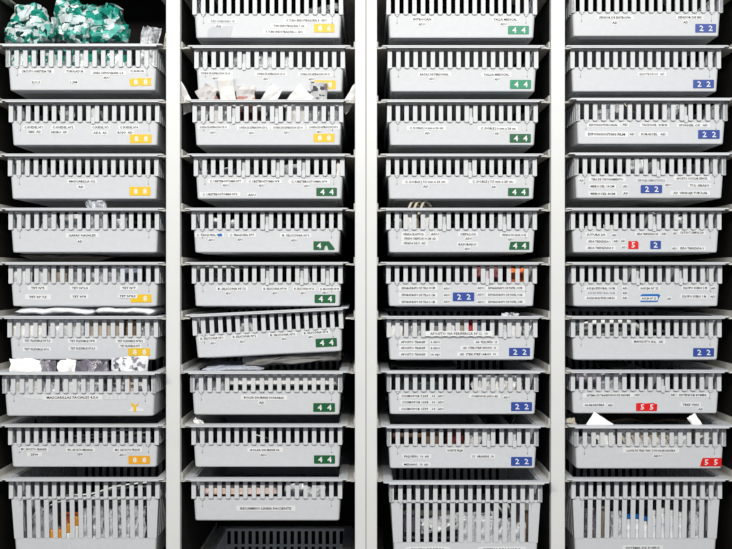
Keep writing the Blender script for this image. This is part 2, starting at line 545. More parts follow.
# ------------------------------------------------------------------ stickers and number tags
fc = bpy.data.curves.new('lettering', 'FONT')
fc.resolution_u = 1
fo = bpy.data.objects.new('lettering_source', fc)
COL.objects.link(fo)
_tx = {}
def text_mesh(s, w, cap, mat, bold, wide=1.25):
    key = (s, round(w, 4), round(cap, 5), mat, bold)
    if key in _tx:
        return _tx[key]
    fc.body = s
    fc.offset = bold
    me = bpy.data.meshes.new_from_object(fo)
    me.name = 'lettering'
    xs = [v.co.x for v in me.vertices]
    x0, x1 = min(xs), max(xs)
    sy = cap / 0.69
    sx = min(sy * wide, w / (x1 - x0))
    xm = (x0 + x1) / 2
    me.transform(Matrix(((sx, 0, 0, -xm * sx), (0, 0, -1, 0), (0, sy, 0, -cap / 2), (0, 0, 0, 1))))
    me.materials.clear()
    me.materials.append(M[mat])
    _tx[key] = me
    return me

def on_face(key, px, py, on_bars=False):
    t = TRAYS[key]
    inv = t['m'].inverted()
    yl = 0.031
    for _ in range(4):
        y = t['y'] + yl
        p = inv @ Vector((wx(px, y), y, wz(py, y)))
        yl = YB if on_bars else max(0.030, yf(p.z))
    return p.x, yl, p.z, (D + y) / D * PX

rnd = random.Random(5)
def sticker(key, x0, x1, yc, s='', h=4.3, cap=2.05, mat='paper', ink='ink', bold=0.03, bars=False, poly=None, rot=None, name='label_sticker', lift=0.0, lx=None):
    t = TRAYS[key]
    x, y, z, sc_ = on_face(key, (x0 + x1) / 2, yc, bars)
    w, hh = (x1 - x0) * sc_, h * sc_
    q = MB()
    if poly is None:
        e = min(0.0012, hh * 0.12)
        poly_ = [(-w / 2 + e, -hh / 2), (w / 2 - e, -hh / 2), (w / 2, -hh / 2 + e), (w / 2, hh / 2 - e), (w / 2 - e, hh / 2), (-w / 2 + e, hh / 2), (-w / 2, hh / 2 - e), (-w / 2, -hh / 2 + e)]
    else:
        poly_ = [(a * w, b_ * hh) for a, b_ in poly]
    q.prism(poly_, -0.0004, 0.0001)
    r = rnd.uniform(-0.009, 0.009) if rot is None else rot
    so = link(name, q.mesh(name, mat), t['o'], loc=(x, y - 0.0002 - lift, z), rot=(0.0 if bars else math.atan(TAP), r, 0))
    if s:
        link('lettering', text_mesh(s, w * 0.86 if lx is None else lx * w, cap * sc_, ink, bold), so, loc=(0, -0.0006, 0))
    return so

def num_tag(key, x0, x1, y0, y1, mat, digits='4 4', poly=None, dx=None, rot=0.0):
    t = TRAYS[key]
    so = sticker(key, x0, x1, (y0 + y1) / 2, '', h=y1 - y0, mat=mat, poly=poly, rot=rot, name='number_tag', lift=0.0004)
    sc_ = PX * (D + t['y'] + 0.03) / D
    ds = digits.split()
    W = (x1 - x0) * sc_
    pos = dx or ([-0.2, 0.24] if len(ds) == 2 else [0.0])
    for d, p in zip(ds, pos):
        link('numeral', text_mesh(d, 0.02, 5.3 * sc_, 'white', 0.015, 1.15), so, loc=(p * W, -0.0006, 0.0))
    return so

ST = {
 (0, 0): [(19.2, 54.2, 71.4, 'CIRCUITO ANESTESIA TER'), (65, 85, 71.4, 'TUBULADUR'), (90.7, 126, 73, 'LINEA CAPNOGRAFIA C.A'), (129, 145.5, 71, 'C.AGUA'), (103, 110, 77.8, 'ADU'), (31, 41, 82.3, '2L/1,5'), (69.5, 78.2, 82.3, '1,5M')],
 (0, 1): [(23, 44.3, 127.4, 'C.GUEDEL Nº1'), (51, 75, 127.4, 'C.GUEDEL Nº2'), (91, 110, 127.4, 'C.GUEDEL Nº3'), (118.6, 139.4, 127.4, 'C.GUEDEL Nº4'), (27, 42, 131.8, 'GRIS  AD'), (50, 68.4, 132.2, 'NEGRO  AD'), (92.4, 108, 132.9, 'AZUL  AD'), (116.5, 134, 132.6, 'ROJO  AD')],
 (0, 2): [(67.3, 97.2, 181.4, 'MASCARILLA O2'), (77, 85, 186.9, 'AD')],
 (0, 3): [(65.8, 98.6, 235.4, 'GAFAS NASALES'), (77, 83.3, 241.5, 'AD')],
 (0, 4): [(28, 47.6, 288, 'TET Nº5'), (70, 90, 288, 'TET Nº6,5'), (120, 138, 288, 'TET Nº7'), (25, 51, 297, 'TET Nº 7,5', 5.2, 2.1), (70, 88.5, 296.6, 'TET Nº8')],
 (0, 5): [(22.5, 52.6, 340.7, 'TET FLEXIBLE Nº7,5'), (68, 96.8, 341, 'TET FLEXIBLE Nº8'), (115.4, 145, 341, 'TET FLEXIBLE Nº8,5'), (22.5, 51, 349.3, 'TET FLEXIBLE Nº6'), (68.4, 97.2, 348.4, 'TET FLEXIBLE Nº6,5'), (118.7, 141.6, 346, 'TET FLEXIBLE Nº7')],
 (0, 7): [(19, 48.7, 449.2, 'MC. ADULTO GRANDE'), (65.8, 95, 449.8, 'MC. ADULTO MEDIANA'), (113, 142, 449.8, 'MC. ADULTO PEQUE'), (27, 42, 454.4, '2500'), (76.7, 83.3, 454.2, '250'), (118.7, 126.3, 454.9, 'ADU')],
 (1, -1): [(283.5, 330, 20.5, 'F. TUBO ENDOTRAQUEAL 8   ADU'), (271, 307, 26, 'TUBO ENDOTRAQUEAL 7  AD'), (263, 306, 31.9, 'F. TUBO ENDOTRAQUEAL 6  ADU')],
 (1, 0): [(198.7, 232.6, 73.4, 'SONDA DE ASPIRACION CH 14'), (255, 287.3, 74, 'SONDA DE ASPIRACION CH 16'), (298, 332, 74.3, 'SONDA DE ASPIRACION CH 18'), (212, 218.4, 78.4, 'ADU'), (263, 268.7, 79, 'ADU'), (308, 314.6, 79.3, 'ADU')],
 (1, 1): [(197.7, 229, 127.2, 'SONDA DE ASPIRACION CH 10'), (237, 269.8, 127.6, 'SONDA DE ASPIRACION CH 12'), (271, 304.8, 127.6, 'SONDA DE ASPIRACION CH 14'), (307, 340, 127.2, 'SONDA DE ASPIRACION CH 8'), (209.7, 215.8, 132.6, 'ADU'), (248.6, 254.5, 133, 'ADU'), (283.6, 289.5, 132.6, 'ADU'), (316.3, 322, 132, 'ADU')],
 (1, 2): [(207.5, 243.6, 181.2, 'C. URETEROSTOMIA Nº7'), (246.4, 281.8, 181.4, 'C. URETEROSTOMIA Nº8'), (288.4, 330, 181.6, 'C. URETEROSTOMIA Nº9'), (222.3, 229, 185.4, 'ADU'), (258, 264.8, 185.6, 'ADU'), (303.7, 309.8, 186, 'ADU'), (199.8, 240.3, 194.3, 'C. URETEROSTOMIA Nº6'), (247.3, 256.7, 195, 'ADU')],
 (1, 3): [(194.8, 223.9, 235, 'C. TRAQUEAL Nº8'), (228, 256, 235, 'C. TRAQUEAL Nº7'), (280, 311.3, 235.4, 'B. SILICONA Nº1'), (208, 215, 240, 'ADU'), (237, 243, 239.6, 'ADU'), (290.5, 297.5, 240.4, 'ADU')],
 (1, 4): [(215.8, 248, 288.7, 'B. SILICONA Nº12'), (261.7, 288.4, 288.7, 'B. SILICONA Nº14'), (292.7, 315.7, 288.7, 'B. SILICONA Nº16'), (319, 340.4, 289, 'B. SILICONA Nº18'), (225.4, 231, 293.4, 'ADU'), (272, 277.9, 293.2, 'ADU'), (300, 306, 293.2, 'ADU'), (322, 328, 292.8, 'ADU')],
 (1, 5): [(198.7, 225, 338.2, 'B. SILICONA Nº1'), (231, 257.8, 336.3, 'B. SILICONA Nº2'), (268.3, 297, 334.7, 'B. SILICONA Nº3'), (302, 330, 332.4, 'B. SILICONA Nº4'), (210, 215.8, 343.3, 'ADU'), (239.2, 245, 341.7, 'ADU'), (281.4, 286.6, 339, 'ADU'), (308, 313.5, 337, 'ADU')],
 (1, 6): [(240.7, 287.3, 397.6, 'BOLSA DIURESIS HORARIA', 4.8, 1.9), (258, 265.4, 402.6, 'AD')],
 (1, 7): [(247.3, 283, 450, 'BOLSA DIURESIS N.', 4.8, 1.9), (260, 267, 455, 'ADU')],
 (2, -1): [(411.7, 432.7, 19.4, 'INTROCAN'), (417.8, 425.4, 24.4, 'ADU'), (491.7, 518.8, 19.6, 'TALLA MEDICAL'), (499.8, 507, 24.2, 'ADU')],
 (2, 0): [(417.8, 451, 74.5, 'BATAS DE PERSONAL'), (428.7, 434.8, 78.9, 'ADU'), (481.6, 511.3, 74.7, 'TALLA MEDICAL'), (494.3, 499.8, 79.4, 'ADU')],
 (2, 1): [(406.9, 445.8, 128, 'C. DOBLE J 6 mm x 26 cm'), (424.3, 430.5, 133.3, 'AD'), (477.9, 518.3, 128.5, 'C. DOBLE J 6 mm x 28 cm'), (494.3, 499.8, 133.6, 'AD')],
 (2, 2): [(402, 448.4, 181.8, 'C. DOBLE J 7,5 mm x 26 cm'), (422.6, 428.7, 186.6, 'AD'), (469, 516, 181.6, 'C. DOBLE J 7,5 mm x 28 cm'), (491, 496.5, 187, 'AD')],
 (2, 3): [(401.4, 425.4, 234.3, 'VENDA ELASTICA'), (430, 439.6, 234.2, 'ADU'), (401.4, 438.5, 238.6, 'VENDA CREPE DE 10 CM  AD'), (401.4, 427.6, 243.3, 'VENDA DE 5  AD'), (458, 478, 234.3, 'CEPILLOS'), (464.8, 472.4, 238.6, 'ADU'), (457, 478, 244.4, 'RASURADO'), (464, 470.7, 248.9, 'ADU'), (499.8, 528, 235, 'VENDA DE GASA 10 M'), (507.4, 514, 239.5, 'ADU')],
 (2, 4): [(399, 437.5, 288, 'ESPARADRAPO DE TELA 10CM'), (443, 450.6, 288.5, 'ADU'), (399, 437.5, 295, 'ESPARADRAPO DE TELA 5 CM'), (443, 450.6, 295, 'ADU'), (399, 437.5, 301.9, 'ESPARADRAPO DE TELA 2 CM'), (443, 450.6, 301.7, 'ADU'),
          (485.5, 525, 288, 'ESPARADRAPO DE PAPEL 10CM'), (476.8, 484.5, 288, 'ADU'), (485.5, 525, 294.8, 'ESPARADRAPO DE PAPEL 5CM'), (476.8, 484.5, 294.6, 'ADU'), (485.5, 525, 301.8, 'ESPARADRAPO DE PAPEL 2CM'), (476.8, 484.5, 302, 'ADU')],
 (2, 5): [(399, 427.6, 342, 'APOSITO TRANSP'), (430, 440.7, 342, '6 ADU'), (399, 427.6, 348, 'APOSITO TRANSP'), (430, 440.7, 348.2, '8 ADU'), (399, 427.6, 354.4, 'APOSITO TRANSP'), (430, 440.7, 354.6, '10 AD'), (474, 498.7, 342, 'AD  PEQUEÑO  10'), (460.4, 498.7, 347.8, 'AD  STERI STRIP ANCHO  10'), (457, 498.7, 354.2, 'AD  STERI STRIP LARGO  10')],
 (2, 6): [(399, 430.5, 396, 'COSMOPOR 7,2X5'), (431, 436.6, 396, '10'), (437.5, 444, 396, 'ADU'), (400, 430.5, 402.2, 'COSMOPOR 10X8'), (431, 436.6, 402.2, '10'), (437.5, 444, 402.2, 'ADU'), (399, 430.5, 408.9, 'COSMOPOR 15X9'), (431, 436.6, 408.9, '10'), (437.5, 444, 408.9, 'ADU'), (469, 500.4, 396.2, 'COSMOPOR 20X10 AD'), (503, 510, 397.4, 'ADU')],
 (2, 7): [(445.8, 463.7, 450.5, 'OPSITE FILM'), (402, 431.3, 456.4, 'PEQUEÑO  10  AD', 4.3, 2.0), (402, 430.5, 464.5, 'MEDIANO  10  AD', 4.3, 2.0), (470.7, 495.4, 456.4, '15  GRANDE  10', 4.3, 2.0)],
 (3, -1): [(596.4, 633.6, 17.6, 'SENSOR DE ENTROPIA'), (611.7, 618, 22.8, 'AD'), (676, 703.5, 17.4, 'SENSOR DE BIS'), (682.8, 688.6, 22.4, 'AD')],
 (3, 1): [(586.9, 620, 125, 'ESPONGOSTAN ANAL'), (621, 629, 124.6, 'AD'), (639.8, 669, 125, 'TACHOSIL  SURGI'), (676.5, 710, 125.3, 'SPONGEL CX   AD'), (585, 628, 134.3, 'ESPONGOSTAN FILM', 5.4, 2.3), (629, 635, 134.2, 'AD'), (638.7, 668, 134.3, 'SURGICEL   AD')],
 (3, 2): [(578.7, 584.2, 180.5, 'AD'), (588.6, 625.7, 179.4, 'TIRA DE TAPONAMIENTO'), (673.8, 710, 178.5, 'APOSITO OCULAR SENCIL'), (588.6, 616, 186.4, 'MEROCEL 10CM'), (622.4, 628, 186.4, 'AD'), (588.6, 617, 193.8, 'MEROCEL 8CM'), (622.4, 629, 193.4, 'AD'), (688, 711, 185.5, 'TUL GRASO'), (664.5, 671.5, 185, 'ADU'), (670.5, 710, 193, 'AD  VENDAJE TUBULAR')],
 (3, 3): [(585.3, 606.7, 234.7, 'SUTURA 2/0'), (611.5, 617, 235.2, 'AD'), (635, 660, 234, 'SEDA TRENZADA 2/0'), (661, 667, 233.8, 'AD'), (672.7, 677, 233.4, 'AD'), (678, 705.5, 232.6, 'CATGUT SIMPLE 2/0'), (586.4, 612, 241.5, 'SEDA TRENZADA 1'), (613, 619, 241.2, 'AD'), (620.5, 625.5, 241, 'AD'), (585.3, 615.5, 247.9, 'SEDA TRENZADA 0'), (621.4, 625.8, 247.4, 'AD'), (671.6, 677, 248.4, 'AD'), (678, 705.5, 248.3, 'SEDA TRENZADA 3')],
 (3, 4): [(584.2, 617, 288.3, 'AGUJA EPIDURAL 10CM'), (622, 628, 288.3, 'AD'), (585.3, 617, 293, 'AGUJA EPIDURAL 8CM', 4, 1.6, 'fadedpaper', 'greyink'), (622, 628, 293, 'AD'), (584.2, 617, 298, 'AGUJA RAQUIDEA LARGA'), (622, 628, 298, 'AD'), (638.9, 660, 288.3, 'AGUJA Nº 22'), (666.6, 671.6, 298.8, 'AD'), (681.5, 708.8, 287.9, 'EQUIPO SUERO 2 M'), (710.5, 716, 288.3, 'AD'), (680.4, 707.7, 296.4, 'EQUIPO SUERO 1 M'), (710, 715.4, 296.6, 'AD')],
 (3, 5): [(631.6, 665.5, 341.6, 'MANGUITO ISQ.   AD')],
 (3, 6): [(583, 633.5, 395.2, 'SISTEMA DE TRANSFUSION DE SANGRE'), (634.2, 640.4, 394.8, 'AD'), (670, 676, 394.8, 'AD'), (677, 708.8, 395, 'EXTENSOR BOMBA'), (583, 606, 405, 'ALARGADERA'), (607, 613.7, 405.2, 'AD'), (680.4, 701, 404.6, 'TRES VIAS'), (697.5, 703.5, 409.2, 'AD')],
 (3, 7): [(622.5, 679.3, 450.5, 'LLAVE DE TRES VIAS CON ALARGADERA', 4.8, 1.9), (652.6, 662.2, 455.9, 'ADU')],
}
for key, ls in ST.items():
    for it in ls:
        a = dict(zip(('h', 'cap', 'mat', 'ink'), it[4:]))
        sticker(key, it[0], it[1], it[2], it[3], **a)
# odd stickers
sticker((0, 6), 23, 43.5, 396.6, '', h=5.2, mat='fadedpaper', poly=[(-.5, -.35), (.5, -.5), (.5, .45), (-.1, .5), (-.42, .3)])
sticker((0, 6), 42.6, 102.3, 397.4, 'MASCARILLAS FACIALES 4,5,6', h=5.0, cap=2.4, bold=0.02)
sticker((0, 6), 104, 128, 397.4, '5 2 1 5 7', h=4.4, cap=3.0, mat='plastic', ink='white', lx=0.8)
sticker((0, 6), 127.5, 144.5, 408.6, '', h=5.5, mat='paper', poly=[(-.5, -.5), (.4, -.5), (.5, -.2), (.15, .1), (-.1, .5), (-.3, .0)])
sticker((0, 6), 131, 138.5, 407, '', h=9.5, mat='yellow', name='number_tag', lift=0.0004, poly=[(-.5, .5), (-.1, .3), (.15, .2), (.5, .5), (.45, .25), (.2, .0), (.2, -.5), (-.2, -.42), (-.15, 0), (-.4, .2)])
sticker((1, -1), 207.5, 233, 31.8, '', h=11, mat='residue', name='residue_patch', poly=[(-.5, -.45), (.4, -.5), (.5, .5), (-.3, .5), (-.5, .2)])
sticker((1, -1), 208.6, 237, 21.4, 'TUBO CORRUGADO  Nº', ink='greyink', mat='fadedpaper')
sticker((1, -1), 215, 222.4, 26.2, 'AD', h=4, ink='greyink')
sticker((1, 8), 236.3, 295.4, 508.4, 'RECAMBIO LINEA PACIENTE', h=5.4, cap=2.4, bold=0.02)
sticker((1, 3), 217, 223, 235, '', h=4, mat='brightblue', lift=0.0003, poly=[(-.3, -.4), (.4, -.3), (.3, .4), (-.35, .3)])
sticker((2, 5), 425.4, 492.5, 333.6, 'APOSITO VIA PERIFERICA Nº12  10', h=5.2, cap=2.4, bold=0.02, bars=True, rot=0.0, lift=0.0004)
sticker((3, 0), 637.5, 666.4, 74.2, 'ELECTRODOS   AD', h=4.6, ink='greyink')
sticker((3, 2), 635.6, 667.3, 180.5, 'ESPONJA HEMOSTATICA', ink='greyink', mat='fadedpaper')
sticker((3, 4), 640.4, 660.5, 298, '', h=8, mat='brightblue', name='blue_strip', poly=[(-.5, -.5), (.35, -.5), (.42, .05), (.5, .3), (.4, .5), (-.4, .5), (-.5, .35)])
sticker((3, 4), 640.2, 657.6, 298.4, 'AGUJA Nº 25', h=4.2, lift=0.0005)
sticker((2, 8), 405.8, 450, 549.4, 'EQUIPO DE RIEGO', h=5.0, cap=2.2)
sticker((2, 8), 478, 526, 549.4, 'SISTEMA DE LAVADO', h=5.0, cap=2.2)
sticker((3, 8), 622.4, 663, 547.8, 'SISTEMA DE SUERO', h=5.0, cap=2.2, bold=0.02)
# number tags
slant = [(-.5, -.5), (.5, -.5), (.5, .5), (-.42, .5), (-.46, .2)]
torn = [(-.5, -.5), (.0, -.5), (.02, -.1), (.12, .05), (.2, -.5), (.42, -.5), (.5, -.4), (.36, .1), (.22, .5), (-.5, .5)]
rough = [(-.5, .3), (-.47, -.3), (-.4, -.5), (-.16, -.5), (-.12, -.42), (-.05, -.3), (0, -.48), (.5, -.4), (.47, 0), (.5, .5), (.32, .5), (.3, .42), (-.1, .5), (-.12, .38), (-.3, .45)]
num_tag((0, 0), 129.2, 151.4, 77.8, 86.2, 'yellow', '8 8', poly=rough)
num_tag((0, 1), 130, 151.6, 134.4, 143, 'yellow', '8 8')
num_tag((0, 2), 129.6, 150.5, 186.8, 195.6, 'yellow', '8 8')
num_tag((0, 4), 130.7, 151.5, 294.4, 302.4, 'yellow', '8', dx=[0.2])
sticker((0, 4), 118, 137.4, 296.1, 'TET Nº8,5', lift=0.0009)
num_tag((0, 5), 128.5, 150, 348.2, 355.8, 'yellow', '8 8')
num_tag((0, 7), 128.5, 150, 455.7, 464, 'orange_yellow', '8 8')
num_tag((1, -1), 314, 334.4, 24, 32.4, 'yellow', '8 6')
num_tag((1, 0), 314, 335.8, 80.4, 89, 'yellow', '8 8')
num_tag((1, 1), 313.5, 334.4, 133.7, 142, 'yellow', '8 8')
num_tag((1, 2), 316.3, 336.9, 187.8, 196, 'green', '4 4')
num_tag((1, 3), 313.5, 335, 241.3, 250, 'green', '4', dx=[-0.24], poly=torn)
num_tag((1, 4), 314.6, 335.4, 294.6, 303, 'green', '4 4')
num_tag((1, 5), 315.7, 336.9, 338.3, 346.8, 'green', '4 4')
num_tag((1, 6), 313.3, 335, 403, 411.8, 'green', '4 4')
num_tag((1, 7), 314, 335, 455.2, 463.6, 'green', '4 4')
num_tag((2, -1), 508, 528.9, 26, 34.3, 'teal_green', '4 4')
num_tag((2, 0), 510, 531, 80, 88.9, 'teal_green', '4 4')
num_tag((2, 1), 509.6, 530.8, 134, 142.7, 'green', '4 4')
num_tag((2, 2), 508, 528.9, 188, 196.1, 'green', '4 4')
num_tag((2, 3), 509, 529.3, 241.6, 249.7, 'green', '4 4', poly=slant)
num_tag((2, 4), 452.8, 474.2, 292.4, 301.2, 'blue', '2 2')
num_tag((2, 5), 509, 530, 347.8, 356.1, 'blue', '2 2')
num_tag((2, 6), 511, 532, 402, 411, 'blue', '2 2')
num_tag((2, 7), 511, 532, 456.8, 465.8, 'blue', '2 2')
num_tag((3, -1), 695.2, 716, 24, 32.6, 'blue', '2 2')
num_tag((3, 0), 693, 713.9, 79.8, 88.3, 'blue', '2 2')
num_tag((3, 1), 698, 719.6, 130, 138.8, 'blue', '2 2')
num_tag((3, 2), 640.6, 662, 185, 193.2, 'blue', '2 2')
num_tag((3, 3), 628.2, 638.4, 240.8, 249, 'red', '5', poly=[(-.5, -.5), (.5, -.5), (.5, .3), (.36, .5), (-.22, .42), (-.34, .5), (-.5, .45)])
num_tag((3, 3), 650.2, 660.8, 240.8, 249, 'blue', '2')
num_tag((3, 5), 693, 713.9, 348, 356.6, 'blue', '2 2')
num_tag((3, 6), 636, 657.2, 402.8, 411, 'red', '5 5', poly=[(-.5, -.5), (.48, -.5), (.5, .35), (.4, .4), (.3, .5), (-.1, .42), (-.3, .5), (-.5, .45)])
num_tag((3, 7), 700, 721.4, 457.8, 466.3, 'red', '5 5', poly=[(-.5, -.5), (.5, -.5), (.5, .5), (-.38, .5), (-.43, .2)])
bpy.data.objects.remove(fo)

# ------------------------------------------------------------------ contents
def pouch_mesh(name, w, h, t, seed, cr, mat, nx=9, ny=7, smooth=False, rd=0.0, pw=5, fit=None):
    def nz(a, b_, c_):
        return noise.noise(Vector((a + seed * 7.13, b_ - seed * 3.7, c_ + seed * 1.9)))
    vs, fs, idx = [], [], {}
    for s in (-1, 1):
        for j in range(ny + 1):
            for i in range(nx + 1):
                u, v = -1 + 2 * i / nx, -1 + 2 * j / ny
                edge = i in (0, nx) or j in (0, ny)
                if edge and s == 1:
                    idx[(s, i, j)] = idx[(-1, i, j)]
                    continue
                u, v = [(0.55 * a + 0.45 * math.sin(a * math.pi / 2)) if pw < 8 else math.copysign(1 - (1 - abs(a)) ** 2, a) for a in (u, v)]
                e = (1 - abs(u) ** pw) * (1 - abs(v) ** pw)
                u0, v0 = u, v
                u, v = u0 * math.sqrt(1 - rd * v0 * v0 / 2), v0 * math.sqrt(1 - rd * u0 * u0 / 2)
                y = s * t / 2 * e + cr * (nz(u * 2.2, v * 2.2, 0) * 1.2 + nz(u * 5, v * 5, s * 3) * 0.8)
                x = u * w / 2 * (1 - 0.06 * (1 - e)) + cr * 0.9 * nz(u * 3, v * 3, 9)
                z = (v + 1) / 2 * h + cr * 0.9 * nz(u * 3, v * 3, 21)
                idx[(s, i, j)] = len(vs)
                p = Vector((x, y, max(0.0, z)))
                vs.append(tuple(fit(p) if fit else p))
        for j in range(ny):
            for i in range(nx):
                a = (idx[(s, i, j)], idx[(s, i + 1, j)], idx[(s, i + 1, j + 1)], idx[(s, i, j + 1)])
                fs.append(a if s < 0 else a[::-1])
    q = MB(); q.v, q.f = vs, fs
    return q.mesh(name, mat, smooth)

ITEMS = []       # (tray key, x px, object, description, category)
seedc = [0]
def put(key, obj_, xpx, desc, cat):
    ITEMS.append((key, xpx, obj_, desc, cat))

def P(key, x0, x1, yt, d=0.06, yb=None, t=0.012, m='film', n='plastic_pouch', s='crinkled clear film pouch', cat='pouch', roll=0.0, lean=0.0, cr=0.004, nx=9, ny=7, smooth=False, rd=0.0, pw=5):
    """an upright pack standing in the tray, d behind the rim front"""
    T = TRAYS[key]
    seedc[0] += 1
    if d <= 0.075 and lean == 0:      # packs pressed up to the slots
        d = 0.036 + t / 2 + max(0.0, d - 0.05) * 0.3
    y = T['y'] + d
    xa, xb = wx(x0, y), wx(x1, y)
    floor = T['z'] + (-0.1945 if T['tall'] else -0.0965)
    zb = floor if yb is None else wz(yb, y)
    h = (wz(yt, y) - zb) / math.cos(math.radians(lean))
    rm = Matrix.Rotation(math.radians(roll), 3, 'Y')
    ri = rm.inverted()
    base = Vector(((xa + xb) / 2 - T['cx'], d, zb - T['z']))
    def fit(p):            # keep the pack inside the walls of its tray
        g = rm @ p + base
        if g.z < 0.004:
            dep = max(0.0, ZB - g.z) * TAP
            g.x = max(-0.1735 + dep, min(0.1735 - dep, g.x))
            g.y = max(0.0338 + dep, g.y)
            g.z = max(g.z, -0.1945 if T['tall'] else -0.0985)
        return ri @ (g - base)
    o = link(n, pouch_mesh(n, xb - xa, h, t, seedc[0], cr, m, nx, ny, smooth, rd, pw, fit if lean == 0 and not T.get('tilt') else None),
             loc=((xa + xb) / 2, y, zb), rot=(math.radians(lean), math.radians(roll), 0))
    put(key, o, (x0 + x1) / 2, s, cat)
    return o

def Ly(key, x0, x1, yt, yb, d0, d1, m='wpaper', n='folded_sheet', s='white folded sheet lying flat', cat='sheet', roll=0.0, cr=0.003, up=0.0, rz=0.0, smooth=False, nx=12, ny=7, pw=5):
    """a pack lying on the contents; yt and yb are the heights of its front in the photo"""
    T = TRAYS[key]
    seedc[0] += 1
    y = T['y'] + d0
    xa, xb = wx(x0, y), wx(x1, y)
    zt, zb = wz(yt, y), wz(yb, y)
    me = pouch_mesh(n, xb - xa, d1 - d0, zt - zb, seedc[0], cr, m, nx, ny, smooth, 0.0, pw)
    o = link(n, me, loc=((xa + xb) / 2, y, (zt + zb) / 2), rot=(math.radians(-90 + up), math.radians(roll), math.radians(rz)))
    put(key, o, (x0 + x1) / 2, s, cat)
    return o

def Tb(key, pts, r=0.0022, m='tube', n='tubing', s='thin white tubing', cat='tubing', d=None):
    """tube through photo points (px, py, depth)"""
    T = TRAYS[key]
    cps = [Vector((wx(a, T['y'] + dd), T['y'] + dd, wz(b_, T['y'] + dd))) for a, b_, dd in pts]
    out = []
    for i in range(len(cps) - 1):
        p0, p1, p2, p3 = cps[max(i - 1, 0)], cps[i], cps[i + 1], cps[min(i + 2, len(cps) - 1)]
        for k in range(6):
            t = k / 6
            out.append(0.5 * ((2 * p1) + (-p0 + p2) * t + (2 * p0 - 5 * p1 + 4 * p2 - p3) * t * t + (-p0 + 3 * p1 - 3 * p2 + p3) * t ** 3))
    out.append(cps[-1])
    c0 = Vector((sum(p.x for p in out) / len(out), sum(p.y for p in out) / len(out), min(p.z for p in out)))
    q = MB()
    q.tube([p - c0 for p in out], r)
    o = link(n, q.mesh(n, m, True), loc=c0)
    put(key, o, sum(p[0] for p in pts) / len(pts), s, cat)
    return o

FILM = dict(m='film', n='plastic_pouch', s='crinkled clear film pouch', cat='pouch', cr=0.006)
WHT = dict(m='wpaper', n='paper_pouch', s='white paper pouch', cat='pouch', cr=0.003)
GRY = dict(m='greyfilm', n='plastic_pouch', s='greyish film pouch', cat='pouch', cr=0.005)
SMK = dict(m='darkfilm', n='plastic_pouch', s='smoky crinkled film pouch', cat='pouch', cr=0.007)
BEI = dict(m='beige', n='paper_pouch', s='beige paper pouch', cat='pouch', cr=0.003)

# teal bags heaped in the top left tray
TEAL = dict(m='teal', n='printed_bag', cat='bag', nx=9, ny=7)
k = (0, 0)
for x0, x1 in ((10, 39), (40, 70), (71, 101), (102, 133)):
    P(k, x0, x1, 45.5, d=0.055, t=0.05, s='teal printed bag upright behind the slots', cr=0.006, **TEAL)
P(k, 4, 35, 24, d=0.0751, yb=45, t=0.05, s='greyish teal bag lying low at far left', roll=2, cr=0.012, rd=0.5, **TEAL)
P(k, 33, 58, 22, d=0.09, yb=46, t=0.06, s='upright teal bag with white corner', roll=-8, cr=0.014, rd=0.6, **TEAL)
P(k, 62, 90, 17, d=0.085, yb=46, t=0.06, s='tilted teal bag with bold white patch', roll=14, cr=0.012, rd=0.4, **TEAL)
P(k, 87, 132, 25, d=0.09, yb=45, t=0.07, s='wide pale teal bag along the rim', roll=-2, cr=0.010, rd=0.4, **TEAL)
P(k, 8, 49, 3, d=0.125, yb=42, t=0.06, s='large rounded teal bag at far left', roll=6, cr=0.018, rd=0.9, **TEAL)
P(k, 48, 80, -2, d=0.19, yb=40, t=0.08, s='tallest teal bag with pointed top', roll=16, cr=0.022, rd=0.7, **TEAL)
P(k, 53, 77, 13, d=0.13, yb=44, t=0.06, s='dark teal bag wedged in the middle', roll=12, cr=0.014, rd=0.5, **TEAL)
P(k, 84, 131, 4, d=0.18, yb=42, t=0.09, s='big crumpled teal bag at the right', roll=-8, cr=0.020, rd=0.8, **TEAL)
P(k, 133, 152, 27, d=0.14, roll=8, **FILM)
P(k, 155, 164, 33, d=0.11, t=0.006, m='cream', n='paper_pouch', s='small cream pouch poking above the rim', roll=10)

k = (0, 1)
P(k, 60, 74, 107, d=0.07, **FILM); P(k, 86, 98, 107, d=0.10, **FILM)
k = (0, 3)
P(k, 91, 113, 197.5, d=0.055, t=0.02, roll=-6, m='film', n='plastic_pouch', s='crumpled clear bag poking above the rim', cr=0.012)
P(k, 40, 58, 213, d=0.06, **FILM); P(k, 60, 82, 215, d=0.08, **FILM); P(k, 113, 128, 214, d=0.06, **FILM)
k = (0, 4)
P(k, 11, 33, 266, d=0.055, m='milky', n='plastic_pouch', s='milky film pouch', cr=0.004)
P(k, 34, 50, 267, d=0.06, m='milky', n='plastic_pouch', s='milky film pouch', cr=0.005)
P(k, 50, 68, 268, d=0.065, **BEI); P(k, 68, 85, 267, d=0.06, **GRY); P(k, 86, 104, 268, d=0.06, **FILM); P(k, 105, 122, 267, d=0.06, **FILM)
P(k, 122, 140, 268, d=0.08, m='slate', n='plastic_pouch', s='slate grey pouch', cr=0.004)
Ly(k, 16, 92, 252.5, 260, 0.06, 0.30, m='beige', s='beige folded sheet above the rim')
k = (0, 5)
Ly(k, 12, 97, 306.2, 316.2, 0.035, 0.34, m='milky', n='plastic_bag', s='milky plastic bag bulging above the rim, left half', cat='bag', cr=0.005, smooth=True, pw=12, ny=9)
Ly(k, 93, 157, 305.8, 316.2, 0.035, 0.34, m='milky', n='plastic_bag', s='milky plastic bag bulging above the rim, right half', cat='bag', cr=0.005, smooth=True, pw=12, ny=9)
P(k, 11, 46, 319, d=0.05, **WHT); P(k, 47, 86, 319, d=0.052, m='milky', n='plastic_pouch', s='milky film pouch', cr=0.006)
